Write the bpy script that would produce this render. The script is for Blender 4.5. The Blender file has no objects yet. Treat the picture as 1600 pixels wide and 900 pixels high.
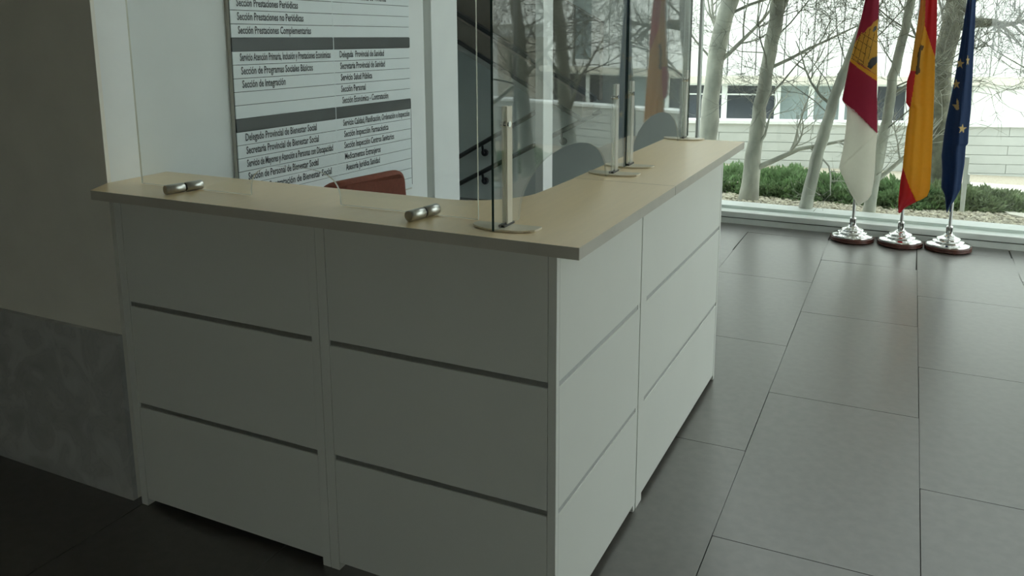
import bpy, bmesh, math, random
import numpy as np
from mathutils import Vector, Matrix

random.seed(7)
PI = math.pi
S = bpy.context.scene
COL = S.collection

# ------------------------------------------------------------------ camera
CAM = np.array([0.7337, -1.7475, 1.5561])
YAW, PITCH, ROLL, FPX, PY = -0.4528, -0.1917, -0.0039, 1310.14, 295.09
_d = np.array([math.sin(YAW)*math.cos(PITCH), math.cos(YAW)*math.cos(PITCH), math.sin(PITCH)])
_r = np.array([math.cos(YAW), -math.sin(YAW), 0.0])
_u = np.cross(_r, _d)
_r2 = _r*math.cos(ROLL) + _u*math.sin(ROLL)
_u2 = -_r*math.sin(ROLL) + _u*math.cos(ROLL)
cam_data = bpy.data.cameras.new('camera')
cam = bpy.data.objects.new('camera', cam_data)
COL.objects.link(cam)
cam_data.sensor_width = 36.0
cam_data.lens = FPX/1600*36.0
cam_data.shift_y = -(450-PY)/1600
cam_data.clip_start = 0.05
cam_data.clip_end = 300
cam.matrix_world = Matrix(((_r2[0], _u2[0], -_d[0], CAM[0]),
                           (_r2[1], _u2[1], -_d[1], CAM[1]),
                           (_r2[2], _u2[2], -_d[2], CAM[2]), (0, 0, 0, 1)))
S.camera = cam

def at(px, py, axis, val):
    """place in the room that the photograph's point shows, on the plane axis = val"""
    d = _d + _r2*(px-800)/FPX - _u2*(py-PY)/FPX
    return CAM + d*((val-CAM[axis])/d[axis])

# ------------------------------------------------------------------ sky, exposure
world = bpy.data.worlds.new('overcast_sky'); S.world = world
world.use_nodes = True
bg = world.node_tree.nodes['Background']
bg.inputs['Color'].default_value = (0.95, 1.0, 0.995, 1)
bg.inputs['Strength'].default_value = 2.2
S.view_settings.view_transform = 'Standard'
S.view_settings.look = 'None'
S.view_settings.gamma = 1.0
S.view_settings.use_curve_mapping = False
S.view_settings.exposure = 0.56
S.cycles.transparent_max_bounces = 24
S.cycles.max_bounces = 10
S.cycles.diffuse_bounces = 6

# ------------------------------------------------------------------ materials
def mat(name, col, rough=0.5, metal=0.0, var=0.0, scale=20.0, bump=0.0, spec=0.5, col2=None, detail=4.0, stretch=None, transl=0.0, coat=0.0, coat_rough=0.1):
    m = bpy.data.materials.new(name); m.use_nodes = True
    nt = m.node_tree; b = nt.nodes['Principled BSDF']
    b.inputs['Base Color'].default_value = (*col, 1)
    b.inputs['Roughness'].default_value = rough
    b.inputs['Metallic'].default_value = metal
    b.inputs['Specular IOR Level'].default_value = spec
    b.inputs['Coat Weight'].default_value = coat; b.inputs['Coat Roughness'].default_value = coat_rough
    if var or bump or col2:
        tc = nt.nodes.new('ShaderNodeTexCoord'); mp = nt.nodes.new('ShaderNodeMapping')
        if stretch: mp.inputs['Scale'].default_value = stretch
        nt.links.new(tc.outputs['Object'], mp.inputs['Vector'])
        n = nt.nodes.new('ShaderNodeTexNoise'); n.inputs['Scale'].default_value = scale
        n.inputs['Detail'].default_value = detail
        nt.links.new(mp.outputs['Vector'], n.inputs['Vector'])
        if var or col2:
            r = nt.nodes.new('ShaderNodeValToRGB')
            c2 = col2 if col2 else tuple(min(1, c*(1+var)) for c in col)
            c1 = col if col2 else tuple(c*(1-var) for c in col)
            r.color_ramp.elements[0].position = 0.35; r.color_ramp.elements[1].position = 0.65
            r.color_ramp.elements[0].color = (*c1, 1); r.color_ramp.elements[1].color = (*c2, 1)
            nt.links.new(n.outputs['Fac'], r.inputs['Fac'])
            nt.links.new(r.outputs['Color'], b.inputs['Base Color'])
        if bump:
            bp = nt.nodes.new('ShaderNodeBump'); bp.inputs['Strength'].default_value = bump
            bp.inputs['Distance'].default_value = 0.01
            nt.links.new(n.outputs['Fac'], bp.inputs['Height'])
            nt.links.new(bp.outputs['Normal'], b.inputs['Normal'])
    if transl:
        t = nt.nodes.new('ShaderNodeBsdfTranslucent'); t.inputs['Color'].default_value = (*col, 1)
        mx = nt.nodes.new('ShaderNodeMixShader'); mx.inputs[0].default_value = transl
        nt.links.new(b.outputs[0], mx.inputs[1]); nt.links.new(t.outputs[0], mx.inputs[2])
        nt.links.new(mx.outputs[0], nt.nodes['Material Output'].inputs['Surface'])
    return m

def glass_mat(name, tint, r0=0.04, gain=1.0):
    """clear sheet glass: Fresnel mirror over a slightly tinted clear body"""
    m = bpy.data.materials.new(name); m.use_nodes = True
    nt = m.node_tree; nt.nodes.remove(nt.nodes['Principled BSDF'])
    geo = nt.nodes.new('ShaderNodeNewGeometry')
    dot = nt.nodes.new('ShaderNodeVectorMath'); dot.operation = 'DOT_PRODUCT'
    nt.links.new(geo.outputs['Normal'], dot.inputs[0]); nt.links.new(geo.outputs['Incoming'], dot.inputs[1])
    def M(op, a, b=None):
        n = nt.nodes.new('ShaderNodeMath'); n.operation = op
        for i, v in enumerate((a, b)):
            if v is None: continue
            if isinstance(v, (int, float)): n.inputs[i].default_value = v
            else: nt.links.new(v, n.inputs[i])
        return n.outputs[0]
    c = M('ABSOLUTE', dot.outputs['Value'])
    p = M('POWER', M('SUBTRACT', 1.0, c), 5.0)
    f = M('ADD', M('MULTIPLY', p, (1-r0)*gain), r0)
    tr = nt.nodes.new('ShaderNodeBsdfTransparent'); tr.inputs['Color'].default_value = (*tint, 1)
    gl = nt.nodes.new('ShaderNodeBsdfGlossy'); gl.inputs['Roughness'].default_value = 0.0
    mx = nt.nodes.new('ShaderNodeMixShader')
    nt.links.new(f, mx.inputs[0]); nt.links.new(tr.outputs[0], mx.inputs[1]); nt.links.new(gl.outputs[0], mx.inputs[2])
    nt.links.new(mx.outputs[0], nt.nodes['Material Output'].inputs['Surface'])
    return m

def marble_mat():
    m = bpy.data.materials.new('grey_marble'); m.use_nodes = True
    nt = m.node_tree; b = nt.nodes['Principled BSDF']; b.inputs['Roughness'].default_value = 0.3
    tc = nt.nodes.new('ShaderNodeTexCoord')
    n = nt.nodes.new('ShaderNodeTexNoise'); n.inputs['Scale'].default_value = 6.0; n.inputs['Detail'].default_value = 12
    n.inputs['Distortion'].default_value = 1.6
    r = nt.nodes.new('ShaderNodeValToRGB')
    e = r.color_ramp.elements
    e[0].position = 0.3; e[0].color = (0.36, 0.37, 0.36, 1)
    e[1].position = 0.62; e[1].color = (0.52, 0.53, 0.52, 1)
    k = e.new(0.48); k.color = (0.45, 0.46, 0.45, 1)
    k = e.new(0.50); k.color = (0.40, 0.41, 0.41, 1)
    k = e.new(0.52); k.color = (0.46, 0.47, 0.46, 1)
    nt.links.new(tc.outputs['Object'], n.inputs['Vector']); nt.links.new(n.outputs['Fac'], r.inputs['Fac'])
    nt.links.new(r.outputs['Color'], b.inputs['Base Color'])
    return m

M_WALL = mat('white_plaster', (0.76, 0.79, 0.79), 0.7, var=0.02, scale=6, bump=0.05)
M_WALLD = mat('grey_plaster', (0.78, 0.77, 0.70), 0.75, var=0.03, scale=5, bump=0.05)
M_BACK = mat('lobby_wall', (0.60, 0.54, 0.43), 0.8, var=0.03, scale=4)
M_HALL = mat('stair_hall_wall', (0.60, 0.66, 0.66), 0.7, var=0.02, scale=4)
M_CEIL = mat('ceiling_white', (0.8, 0.8, 0.78), 0.8, var=0.01)
M_MARBLE = marble_mat()
M_GROUT = mat('dark_grout', (0.07, 0.07, 0.062), 0.9, var=0.1)
M_TILE = mat('grey_stone_tile', (0.078, 0.073, 0.063), 0.5, var=0.14, scale=26, bump=0.012, detail=14, spec=0.7, coat=0.95, coat_rough=0.30)
M_LAM = mat('white_laminate', (0.72, 0.74, 0.70), 0.38, var=0.012, scale=3)
M_SHADOWGAP = mat('dark_gap', (0.04, 0.04, 0.04), 0.8, var=0.05)
M_ALU = mat('brushed_aluminium', (0.50, 0.52, 0.51), 0.38, metal=0.8, var=0.05, scale=60)
M_BEECH = mat('pale_beech_laminate', (0.88, 0.68, 0.39), 0.4, var=0.02, scale=14, stretch=(6, 0.6, 1), detail=6, coat=0.8, coat_rough=0.34)
M_BEECHE = mat('worktop_edge_band', (0.52, 0.50, 0.44), 0.45, var=0.03, scale=14)
M_STEEL = mat('brushed_steel', (0.50, 0.49, 0.46), 0.28, metal=1.0, var=0.06, scale=90, stretch=(1, 0.05, 1))
M_CHROME = mat('polished_chrome', (0.82, 0.83, 0.82), 0.08, metal=1.0, var=0.01)
M_DARKM = mat('dark_metal', (0.05, 0.05, 0.05), 0.4, metal=0.6, var=0.05)
M_GLASS = glass_mat('clear_screen_glass', (0.955, 0.972, 0.965))
M_GLASSL = glass_mat('front_screen_glass', (0.965, 0.978, 0.978))
M_PANE = glass_mat('window_glass', (0.95, 0.98, 0.965), gain=0.6)
def frosted(name, col, f):
    m = mat(name, col, 0.3, var=0.03); nt = m.node_tree
    tr = nt.nodes.new('ShaderNodeBsdfTransparent'); mx = nt.nodes.new('ShaderNodeMixShader'); mx.inputs[0].default_value = f
    nt.links.new(tr.outputs[0], mx.inputs[1]); nt.links.new(nt.nodes['Principled BSDF'].outputs[0], mx.inputs[2])
    nt.links.new(mx.outputs[0], nt.nodes['Material Output'].inputs['Surface']); return m
M_ACRY = frosted('clear_cut_edge', (0.62, 0.68, 0.64), 0.22)
M_UPR = frosted('milky_acrylic', (0.86, 0.82, 0.70), 0.7)
M_UPRC = frosted('clear_acrylic_strip', (0.86, 0.86, 0.80), 0.34)
M_GEDGE = mat('green_glass_edge', (0.03, 0.06, 0.055), 0.15, var=0.1, scale=8)
M_GEDGEL = mat('pale_glass_edge', (0.50, 0.50, 0.42), 0.25, var=0.1, scale=8)
M_PLATE = mat('pale_steel_plate', (0.72, 0.66, 0.52), 0.3, metal=0.25, var=0.03)
M_SIGN = mat('sign_white', (0.74, 0.80, 0.82), 0.4, var=0.015, scale=5)
M_SIGND = mat('sign_dark_band', (0.055, 0.065, 0.07), 0.3, var=0.15, scale=4)
M_INK = mat('sign_ink', (0.05, 0.06, 0.07), 0.5, var=0.05)
M_SIGNF = mat('sign_backing', (0.55, 0.54, 0.49), 0.5, var=0.04)
M_RED = mat('red_brown_fabric', (0.24, 0.065, 0.04), 0.8, var=0.08, scale=80, bump=0.1)
M_BLACK = mat('black_plastic', (0.02, 0.02, 0.02), 0.45, var=0.1)
M_STAIR = mat('dark_brown_stair', (0.20, 0.185, 0.16), 0.6, var=0.1, scale=6)
M_STAIRL = mat('stair_soffit', (0.45, 0.47, 0.46), 0.6, var=0.03)
M_RAIL = mat('black_handrail', (0.03, 0.035, 0.04), 0.35, var=0.08)
M_SILL = mat('grey_sill', (0.74, 0.78, 0.75), 0.45, var=0.04, scale=8)
M_ALUF = mat('window_frame_grey', (0.66, 0.70, 0.68), 0.4, var=0.03)
M_BARK = mat('pale_bark', (0.52, 0.52, 0.46), 0.85, var=0.28, scale=7, bump=0.4, stretch=(1, 1, 0.5))
M_BARKD = mat('twig_bark', (0.33, 0.33, 0.29), 0.85, var=0.2, scale=12)
M_IVY = mat('rough_dark_bark', (0.23, 0.23, 0.18), 0.9, var=0.35, scale=14, bump=0.5)
M_LEAF = mat('juniper_green', (0.23, 0.35, 0.17), 0.7, var=0.4, scale=9, transl=0.25)
M_LEAF2 = mat('juniper_olive', (0.24, 0.31, 0.16), 0.7, var=0.35, scale=9, transl=0.25)
M_GRAVEL = mat('cream_gravel', (0.60, 0.56, 0.45), 0.85, var=0.35, scale=24, detail=2)
M_SOIL = mat('gravel_bed', (0.40, 0.36, 0.28), 0.95, var=0.25, scale=60, bump=0.5)
M_PAVE = mat('pale_pavement', (0.62, 0.60, 0.52), 0.8, var=0.05, scale=4)
M_CONC = mat('white_painted_concrete', (0.50, 0.53, 0.50), 0.7, var=0.05, scale=3, bump=0.06)
M_COPE = mat('white_coping', (0.78, 0.82, 0.80), 0.6, var=0.03)
M_FACADE = mat('white_facade_panel', (0.80, 0.82, 0.80), 0.6, var=0.04, scale=1.5)
M_FJOINT = mat('facade_joint_grey', (0.66, 0.68, 0.67), 0.7, var=0.05)
M_LEDGE = mat('cream_ledge', (0.56, 0.55, 0.47), 0.7, var=0.05)
M_WFRAME = mat('white_window_frame', (0.72, 0.77, 0.75), 0.5, var=0.02)
M_DPANE = mat('dim_window_pane', (0.20, 0.25, 0.25), 0.12, var=0.25, scale=0.9)
M_DPANE2 = mat('dark_window_pane', (0.05, 0.06, 0.07), 0.12, var=0.25, scale=0.9)
M_TANW = mat('tan_wall', (0.40, 0.38, 0.32), 0.8, var=0.1, scale=2)
M_CRIM = mat('crimson_cloth', (0.42, 0.045, 0.10), 0.75, var=0.05, scale=40, transl=0.6)
M_WCLOTH = mat('white_cloth', (0.88, 0.87, 0.80), 0.8, var=0.02, scale=40, transl=0.6)
M_GOLD = mat('gold_print', (0.72, 0.46, 0.10), 0.75, var=0.05, scale=40, transl=0.6)
M_BRICKL = mat('dark_print', (0.10, 0.06, 0.02), 0.75, var=0.05, transl=0.2)
M_YEL = mat('yellow_cloth', (0.80, 0.47, 0.06), 0.75, var=0.05, scale=40, transl=0.6)
M_REDC = mat('red_cloth', (0.60, 0.05, 0.07), 0.75, var=0.05, scale=40, transl=0.6)
M_BLUE = mat('blue_cloth', (0.03, 0.07, 0.18), 0.75, var=0.06, scale=40, transl=0.5)
M_STAR = mat('star_print', (0.70, 0.52, 0.22), 0.75, var=0.05, transl=0.3)
M_WOOD = mat('dark_red_wood', (0.10, 0.035, 0.025), 0.35, var=0.2, scale=20, stretch=(8, 1, 1))

# ------------------------------------------------------------------ mesh helpers
class MB:
    def __init__(s): s.v = []; s.f = []; s.mi = []; s.sm = []
    def add(s, V, F, mi=0, smooth=False):
        o = len(s.v); s.v.extend([tuple(map(float, p)) for p in V])
        for f in F: s.f.append(tuple(o+i for i in f)); s.mi.append(mi); s.sm.append(smooth)
        return s
    def box(s, x0, x1, y0, y1, z0, z1, mi=0):
        V = [(x0,y0,z0),(x1,y0,z0),(x1,y1,z0),(x0,y1,z0),(x0,y0,z1),(x1,y0,z1),(x1,y1,z1),(x0,y1,z1)]
        return s.add(V, [(0,3,2,1),(4,5,6,7),(0,1,5,4),(1,2,6,5),(2,3,7,6),(3,0,4,7)], mi)
    def prism(s, pts, off, mi=0, mi_side=None, smooth_side=False):
        """pts: 3D polygon, off: extrusion vector"""
        n = len(pts); P = [Vector(p) for p in pts]; o = Vector(off)
        V = P + [p+o for p in P]
        s.add(V, [tuple(range(n))[::-1], tuple(range(n, 2*n))], mi)
        s.add(V, [(i, (i+1) % n, n+(i+1) % n, n+i) for i in range(n)], mi if mi_side is None else mi_side, smooth_side)
        return s
    def sheet(s, pts, off, dark):
        """glass sheet: clear faces, clear cut edges, dark only on the edges listed"""
        n = len(pts); P = [Vector(p) for p in pts]; o = Vector(off); V = P + [p+o for p in P]
        s.add(V, [tuple(range(n))[::-1], tuple(range(n, 2*n))], 0)
        for i in range(n): s.add([V[i], V[(i+1) % n], V[n+(i+1) % n], V[n+i]], [(0, 1, 2, 3)], 1 if i in dark else 2)
        return s
    def tube(s, pts, rad, n=8, mi=0, cap=True, smooth=True):
        P = [Vector(p) for p in pts]; R = rad if hasattr(rad, '__len__') else [rad]*len(P)
        V = []; prev = None
        for i, p in enumerate(P):
            t = (P[min(i+1, len(P)-1)] - P[max(i-1, 0)]).normalized()
            a = prev - t*prev.dot(t) if prev is not None else (t.orthogonal())
            if a.length < 1e-6: a = t.orthogonal()
            a.normalize(); b = t.cross(a); prev = a
            for k in range(n):
                q = 2*PI*k/n; V.append(p + (a*math.cos(q)+b*math.sin(q))*R[i])
        F = []
        for i in range(len(P)-1):
            for k in range(n):
                F.append((i*n+k, i*n+(k+1) % n, (i+1)*n+(k+1) % n, (i+1)*n+k))
        s.add(V, F, mi, smooth)
        if cap:
            s.add(V[:n], [tuple(range(n))[::-1]], mi); s.add(V[-n:], [tuple(range(n))], mi)
        return s
    def lathe(s, prof, n=32, c=(0,0,0), mi=0, smooth=True):
        V = []
        for r, z in prof:
            for k in range(n):
                q = 2*PI*k/n; V.append((c[0]+r*math.cos(q), c[1]+r*math.sin(q), c[2]+z))
        F = []
        for i in range(len(prof)-1):
            for k in range(n): F.append((i*n+k, i*n+(k+1) % n, (i+1)*n+(k+1) % n, (i+1)*n+k))
        s.add(V, F, mi, smooth)
        s.add(V[:n], [tuple(range(n))[::-1]], mi); s.add(V[-n:], [tuple(range(n))], mi)
        return s
    def mesh(s, name, mats):
        me = bpy.data.meshes.new(name); me.from_pydata(s.v, [], s.f)
        for m in (mats if isinstance(mats, (list, tuple)) else [mats]): me.materials.append(m)
        me.polygons.foreach_set('material_index', s.mi); me.polygons.foreach_set('use_smooth', s.sm)
        me.update(); return me
    def build(s, name, mats, parent=None, bevel=0, loc=(0,0,0), rot=(0,0,0)):
        o = bpy.data.objects.new(name, s.mesh(name, mats)); COL.objects.link(o)
        o.location = loc; o.rotation_euler = rot
        if parent: o.parent = parent
        if bevel:
            b = o.modifiers.new('bevel', 'BEVEL'); b.width = bevel; b.segments = 2; b.limit_method = 'ANGLE'
        return o

def tag(o, label=None, cat=None, group=None, kind=None):
    if label: o['label'] = label
    if cat: o['category'] = cat
    if group: o['group'] = group
    if kind: o['kind'] = kind
    return o
def empty(name, loc=(0,0,0), rot=(0,0,0)):
    o = bpy.data.objects.new(name, None); COL.objects.link(o); o.location = loc; o.rotation_euler = rot
    o.empty_display_size = 0.1; return o
def inst(name, me, parent, loc, rot=(0,0,0), scale=None):
    o = bpy.data.objects.new(name, me); COL.objects.link(o); o.parent = parent; o.location = loc; o.rotation_euler = rot
    if scale: o.scale = scale
    return o
def struct(name, mb, m, label=None, bevel=0):
    o = mb.build(name, m, bevel=bevel); o['kind'] = 'structure'
    if label: o['label'] = label
    return o

# ------------------------------------------------------------------ the room
XW = -1.53         # wall carrying the directory
YW = 4.90          # window wall
XR, YF, ZC = 4.6, -6.0, 4.9
ZH = 4.75       # window head, out of view, raised to admit more sky
floor = struct('floor', MB().box(-5.2, XR+.2, YF-.2, YW, -0.15, -0.006), M_GROUT, 'grey stone tiled floor of the lobby')
tile_me = MB().box(-.2913, .2913, -.5715, .5715, -0.02, 0.0).mesh('tile', M_TILE)
ta = -0.0122
for c in range(-9, 8):
    for r in range(-7, 5):
        cx = 0.268 + 0.2925 + c*0.585; y0 = 0.64 + (0.575 if c % 2 else 0) + r*1.146
        cy = y0 + 0.573; x = cx + ta*(cy)
        if x < -5.1 or x > XR or cy < YF or cy-.573 > YW-.05: continue
        if x < XW-.25 and 0.5 < cy < 1.7: continue
        y_hi = cy+.573
        if y_hi > YW:      # cut tile along the window
            h = (YW-(cy-.573))-.004
            MB().box(-.2905, .2905, -h/2, h/2, -0.02, 0).build('tile', M_TILE, floor, loc=(x, cy-.573+.002+h/2, 0))
        else:
            inst('tile', tile_me, floor, (x, cy, 0), (0, 0, -ta*0.9))
struct('ceiling', MB().box(-5.2, XR+.2, .4, YW+.2, ZC, ZC+.15).box(-5.2, XR+.2, YF-.2, .5, 2.85, 3.0).box(-5.2, XR+.2, .4, .5, 3.0, ZC), M_CEIL, 'plain white lobby ceiling, step added to keep the front dim')  # unseen; high at the window for sky light, lowered in front against it
# solid block left of the desk: dark front face and white side face with the directory
struct('wall_left', MB().box(XW-.12, XW, 0.03, 1.90, 0, ZC), M_WALL, 'white wall behind the desk carrying the directory')
struct('wall_front_left', MB().box(-5.2, XW, 0.016, 0.03, 0, ZC), M_WALLD, 'shaded grey wall left of the reception desk')
struct('trim_1', MB().box(-5.2, XW, -0.002, 0.016, 0, 0.58), M_MARBLE, 'grey veined marble wainscot on the shaded wall')
struct('trim_2', MB().box(XW-.10, XW-.045, 1.90, 1.955, 0, ZC), M_WALLD, 'narrow recessed strip beside the white jamb')
struct('trim_3', MB().box(XW-.12, XW+.012, 1.955, 2.222, 0, ZC), M_WALL, 'white door jamb at the stair opening', bevel=.004)
struct('trim_4', MB().box(XW-.06, XW, 3.39, 3.55, 0, ZC), M_WALL, 'slim white post in the stair opening', bevel=.004)
struct('wall_hall_side', MB().box(-4.4, XW-.12, 1.78, 1.90, 0, ZC), M_HALL, 'side wall of the stair hall')
struct('wall_hall_left', MB().box(-4.5, -4.4, 1.78, YW, 0, ZC), M_HALL, 'end wall of the stair hall')
struct('wall_back', MB().box(-4.5, -0.985, YW, YW+.2, -0.1, ZC), M_HALL, 'grey wall behind the stairs')
struct('wall_window_head', MB().box(-0.985, XR+.2, YW, YW+.2, ZH, ZC), M_WALL, 'white lintel above the lobby window')
struct('wall_front', MB().box(-5.2, 1.75, YF-.2, YF, 0, ZC).box(3.8, XR+.2, YF-.2, YF, 0, ZC).box(1.75, 3.8, YF-.2, YF, 2.1, ZC), M_BACK, 'rear lobby wall around the added glazing')
struct('wall_side', MB().box(-5.4, -5.2, YF-.2, 0.03, 0, ZC), M_BACK, 'far side lobby wall')
struct('wall_right', MB().box(XR, XR+.2, YF, 2.0, 0, ZC).box(XR, XR+.2, 2.0, YW+.2, ZH, ZC).box(XR, XR+.2, 2.0, YW+.2, -.1, 0.1), M_BACK, 'right lobby wall')

# windows
w1 = empty('window_1', (0, YW, 0)); tag(w1, 'large lobby window with low grey sill', kind='structure')
def sill(x0, x1, par):
    MB().box(x0, x1, 0.0, .02, 0, .044).build('sill_base', M_SILL, par)
    MB().box(x0, x1, -.006, .20, .0515, .095).build('sill_top', M_SILL, par, bevel=.004)
    MB().box(x0, x1, .014, .2, .044, .0515).build('sill_joint', M_SHADOWGAP, par)
    MB().box(x0, x1, .13, .32, .095, .118).build('outer_sill', M_COPE, par)
sill(-0.985, XR, w1)
for x in (-0.86, 2.05):
    MB().box(x-.011, x+.011, .02, .08, .095, ZH).build('mullion', M_ALUF, w1, bevel=.003)
MB().box(-0.985, -0.955, .02, .08, .095, ZH).build('frame_side', M_WFRAME, w1)
MB().box(-0.985, XR, .02, .08, ZH-.05, ZH).build('frame_top', M_ALUF, w1)
for x0, x1 in ((-0.955, -0.871), (-0.849, 2.039), (2.061, XR)):
    MB().box(x0, x1, .045, .053, .095, ZH-.05).build('pane', M_PANE, w1)
w2 = empty('added_side_glazing', (XR, 0, 0)); tag(w2, 'unseen side glazing added to brighten the lobby', kind='structure')  # out-of-view glazing, added so daylight reaches the right-hand faces
for y in (2.0, 3.4, YW-.03):
    MB().box(.02, .08, y, y+.04, .1, ZH).build('mullion', M_ALUF, w2)
for y0, y1 in ((2.04, 3.4), (3.44, YW-.03)):
    MB().box(.045, .053, y0, y1, .1, ZH).build('pane', M_PANE, w2)

w3 = empty('added_rear_glazing', (0, YF, 0)); tag(w3, 'unseen rear glazing added to light the counter front', kind='structure')  # opening behind the camera, added as fill for the counter front
for x in (1.75, 2.75, 3.76):
    MB().box(x, x+.04, -.12, -.06, 0, 2.1).build('mullion', M_ALUF, w3)
for x0, x1 in ((1.79, 2.75), (2.79, 3.76)):
    MB().box(x0, x1, -.095, -.087, 0, 2.1).build('pane', M_PANE, w3)

# ------------------------------------------------------------------ stairs behind the opening
st = empty('stair_flight', (-2.4, 4.5, 0))
tag(st, 'dark upper stair flight sloping down behind the glass screens', 'staircase')
def sl(x): return 1.633 - 0.545*(x+2.804)
def slab(x0, x1, dt, db, y0, y1): return [(x0, y0, sl(x0)+db), (x1, y0, sl(x1)+db), (x1, y0, sl(x1)+dt), (x0, y0, sl(x0)+dt)], (0, y1-y0, 0)
def stpart(name, m, x0, x1, dt, db, y0, y1):
    p, o = slab(x0, x1, dt, db, y0, y1)
    ob = MB().prism(p, o).build(name, m, st); ob.matrix_parent_inverse = Matrix.Translation((2.4, -4.5, 0))
    return ob
stpart('stringer', M_STAIR, -4.2, -1.7, -.03, -.20, 4.55, 4.80)
stpart('stringer_edge', M_RAIL, -4.2, -1.7, -.20, -.235, 4.53, 4.80)
stpart('soffit', M_STAIRL, -4.2, -2.0, -.235, -.29, 4.55, 4.80)
stpart('parapet', M_STAIR, -4.2, -1.62, .6, -.03, 4.72, 4.80)
stpart('handrail', M_RAIL, -4.2, -1.62, .012, -.026, 4.60, 4.66)
for k, (z0, sl_) in enumerate(((.395, .57), (.147, .53))):
    h = empty('wall_handrail', (-2.986, 4.80, z0))
    tag(h, ('upper' if k == 0 else 'lower')+' black handrail rising along the stair hall wall', 'handrail', 'handrails on the stair hall wall')
    MB().tube([(-.9, 0, -.9*sl_), (1.35, 0, 1.35*sl_)], .021, 10).build('rail', M_RAIL, h)
    for x in (-.6, .24, 1.0):
        MB().tube([(x, 0, x*sl_), (x, .02, x*sl_-.09), (x, .10, x*sl_-.09)], .012, 8).build('bracket', M_RAIL, h)
        MB().lathe([(.034, 0), (.034, .012), (.028, .02)], 16).build('rosette', M_RAIL, h, loc=(x, .055, x*sl_-.09), rot=(PI/2, 0, 0))

# ------------------------------------------------------------------ reception counter units
Z1, Z2, ZB, ZT = 0.7005, 0.3581, 0.025, 1.0512
SW = 0.0080       # half height of the metal strips
rows = ((ZB, Z2-SW), (Z2+SW, Z1-SW), (Z1+SW, ZT))
GT = 0.028
def panels_x(root, x0, x1, y):          # front panels, facing -Y
    for a, b in rows: MB().box(x0, x1, y, y+.018, a, b).build('panel', M_LAM, root, bevel=.001)
    for z in (Z1, Z2):
        MB().box(x0+.001, x1-.001, y+.004, y+.018, z-SW, z+SW).build('metal_strip', M_ALU, root)
def panels_y(root, y0, y1, x):          # side panels, facing +X
    for a, b in rows: MB().box(x-.018, x, y0, y1, a, b).build('panel', M_LAM, root, bevel=.001)
    for z in (Z1, Z2):
        MB().box(x-.018, x-.003, y0+.001, y1-.001, z-SW, z+SW).build('metal_strip', M_ALU, root)
def xf(u, v): return at(u, v, 1, 0.0)[0]
XL = -1.4616; XA = xf(487, 528); XB = xf(499.7, 528); XM = -0.6799
c1 = empty('counter_unit'); tag(c1, 'white reception counter unit nearest the marble wainscot', 'counter unit', 'reception counter units')
panels_x(c1, XL+.002, XA, 0.0)
MB().box(XL-.028, XL, -.002, .22, 0, ZT).build('gable', M_LAM, c1, bevel=.001)
MB().box(XA+.0005, XB-.001, -.001, .22, 0, ZT).build('gable', M_LAM, c1, bevel=.001)
MB().box(XL, XA, .2, .216, .03, ZT).build('rear_panel', M_LAM, c1)
c2 = empty('counter_unit'); tag(c2, 'white corner unit of the reception counter with strips on two faces', 'counter unit', 'reception counter units')
panels_x(c2, XM+.0015, -.0235, 0.0)
MB().box(XB+.001, XM, -.001, .22, 0, ZT).build('gable', M_LAM, c2, bevel=.001)
MB().box(-.022, 0, 0, .019, 0.0, ZT).build('corner_post', M_LAM, c2, bevel=.001)
panels_y(c2, .0195, .6705, 0.0)
MB().box(-.20, -.001, .652, .670, 0.0, ZT).build('gable', M_LAM, c2)
MB().box(-.216, -.20, .22, .67, .03, ZT).build('rear_panel', M_LAM, c2)
c3 = empty('counter_unit'); tag(c3, 'white counter unit at the window end of the reception desk', 'counter unit', 'reception counter units')
YG = at(1010, 467, 0, 0.0)[1]
panels_y(c3, YG, 1.797, 0.0)
MB().box(-.20, 0.001, .6755, YG-.0005, 0, ZT).build('gable', M_LAM, c3, bevel=.001)
MB().box(-.20, -.012, 1.797, 1.803, 0, ZT).build('seam', M_SHADOWGAP, c3)
MB().box(-.20, 0.0, 1.803, 1.825, 0, ZT).build('gable', M_LAM, c3, bevel=.001)
MB().box(-.216, -.20, YG, 1.797, .03, ZT).build('rear_panel', M_LAM, c3)

# worktop (two lengths)
ZTOP = 1.08; O = 0.0902
wt = empty('worktop', (0, 0, ZT)); tag(wt, 'L-shaped pale beech worktop with rounded inner corner', 'worktop')
def wslab(pts, nm='worktop_slab'):
    return MB().prism([(x, y, 0) for x, y in pts], (0, 0, ZTOP-ZT-.0005), 0, 1).build(nm, [M_BEECH, M_BEECHE], wt, bevel=.0015, loc=(0, 0, .0005))
arc = []
cxr, cyr, rr = -.448, .450, .205
for k in range(0, 11):
    a = -PI/2 + (PI/2)*k/10; arc.append((cxr+rr*math.cos(a), cyr+rr*math.sin(a)))
wslab([(-1.472, -O), (O, -O), (O, .704), (-.238, .704)] + arc[::-1] + [(XW+.002, .247), (XW+.002, .012), (-1.518, -.004)])
wslab([(-.240, .706), (O, .706), (O, 1.79), (-.240, 1.79)])

# ------------------------------------------------------------------ glass screens
def arch_panel(length, height, c0, c1, ch, power=2.0, t=.006):
    """panel in local X-Z, from 0..length, with an arched opening c0..c1 in its lower edge"""
    pts = [(0, 0), (c0, 0)]
    n = 28; cm = (c0+c1)/2; hw = (c1-c0)/2
    for k in range(1, n):
        a = PI - PI*k/n
        cx, sx = math.cos(a), math.sin(a)
        pts.append((cm+hw*math.copysign(abs(cx)**(2/power), cx), ch*abs(sx)**(2/power)))
    pts += [(c1, 0), (length, 0), (length, height), (0, height)]
    return pts
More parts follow.
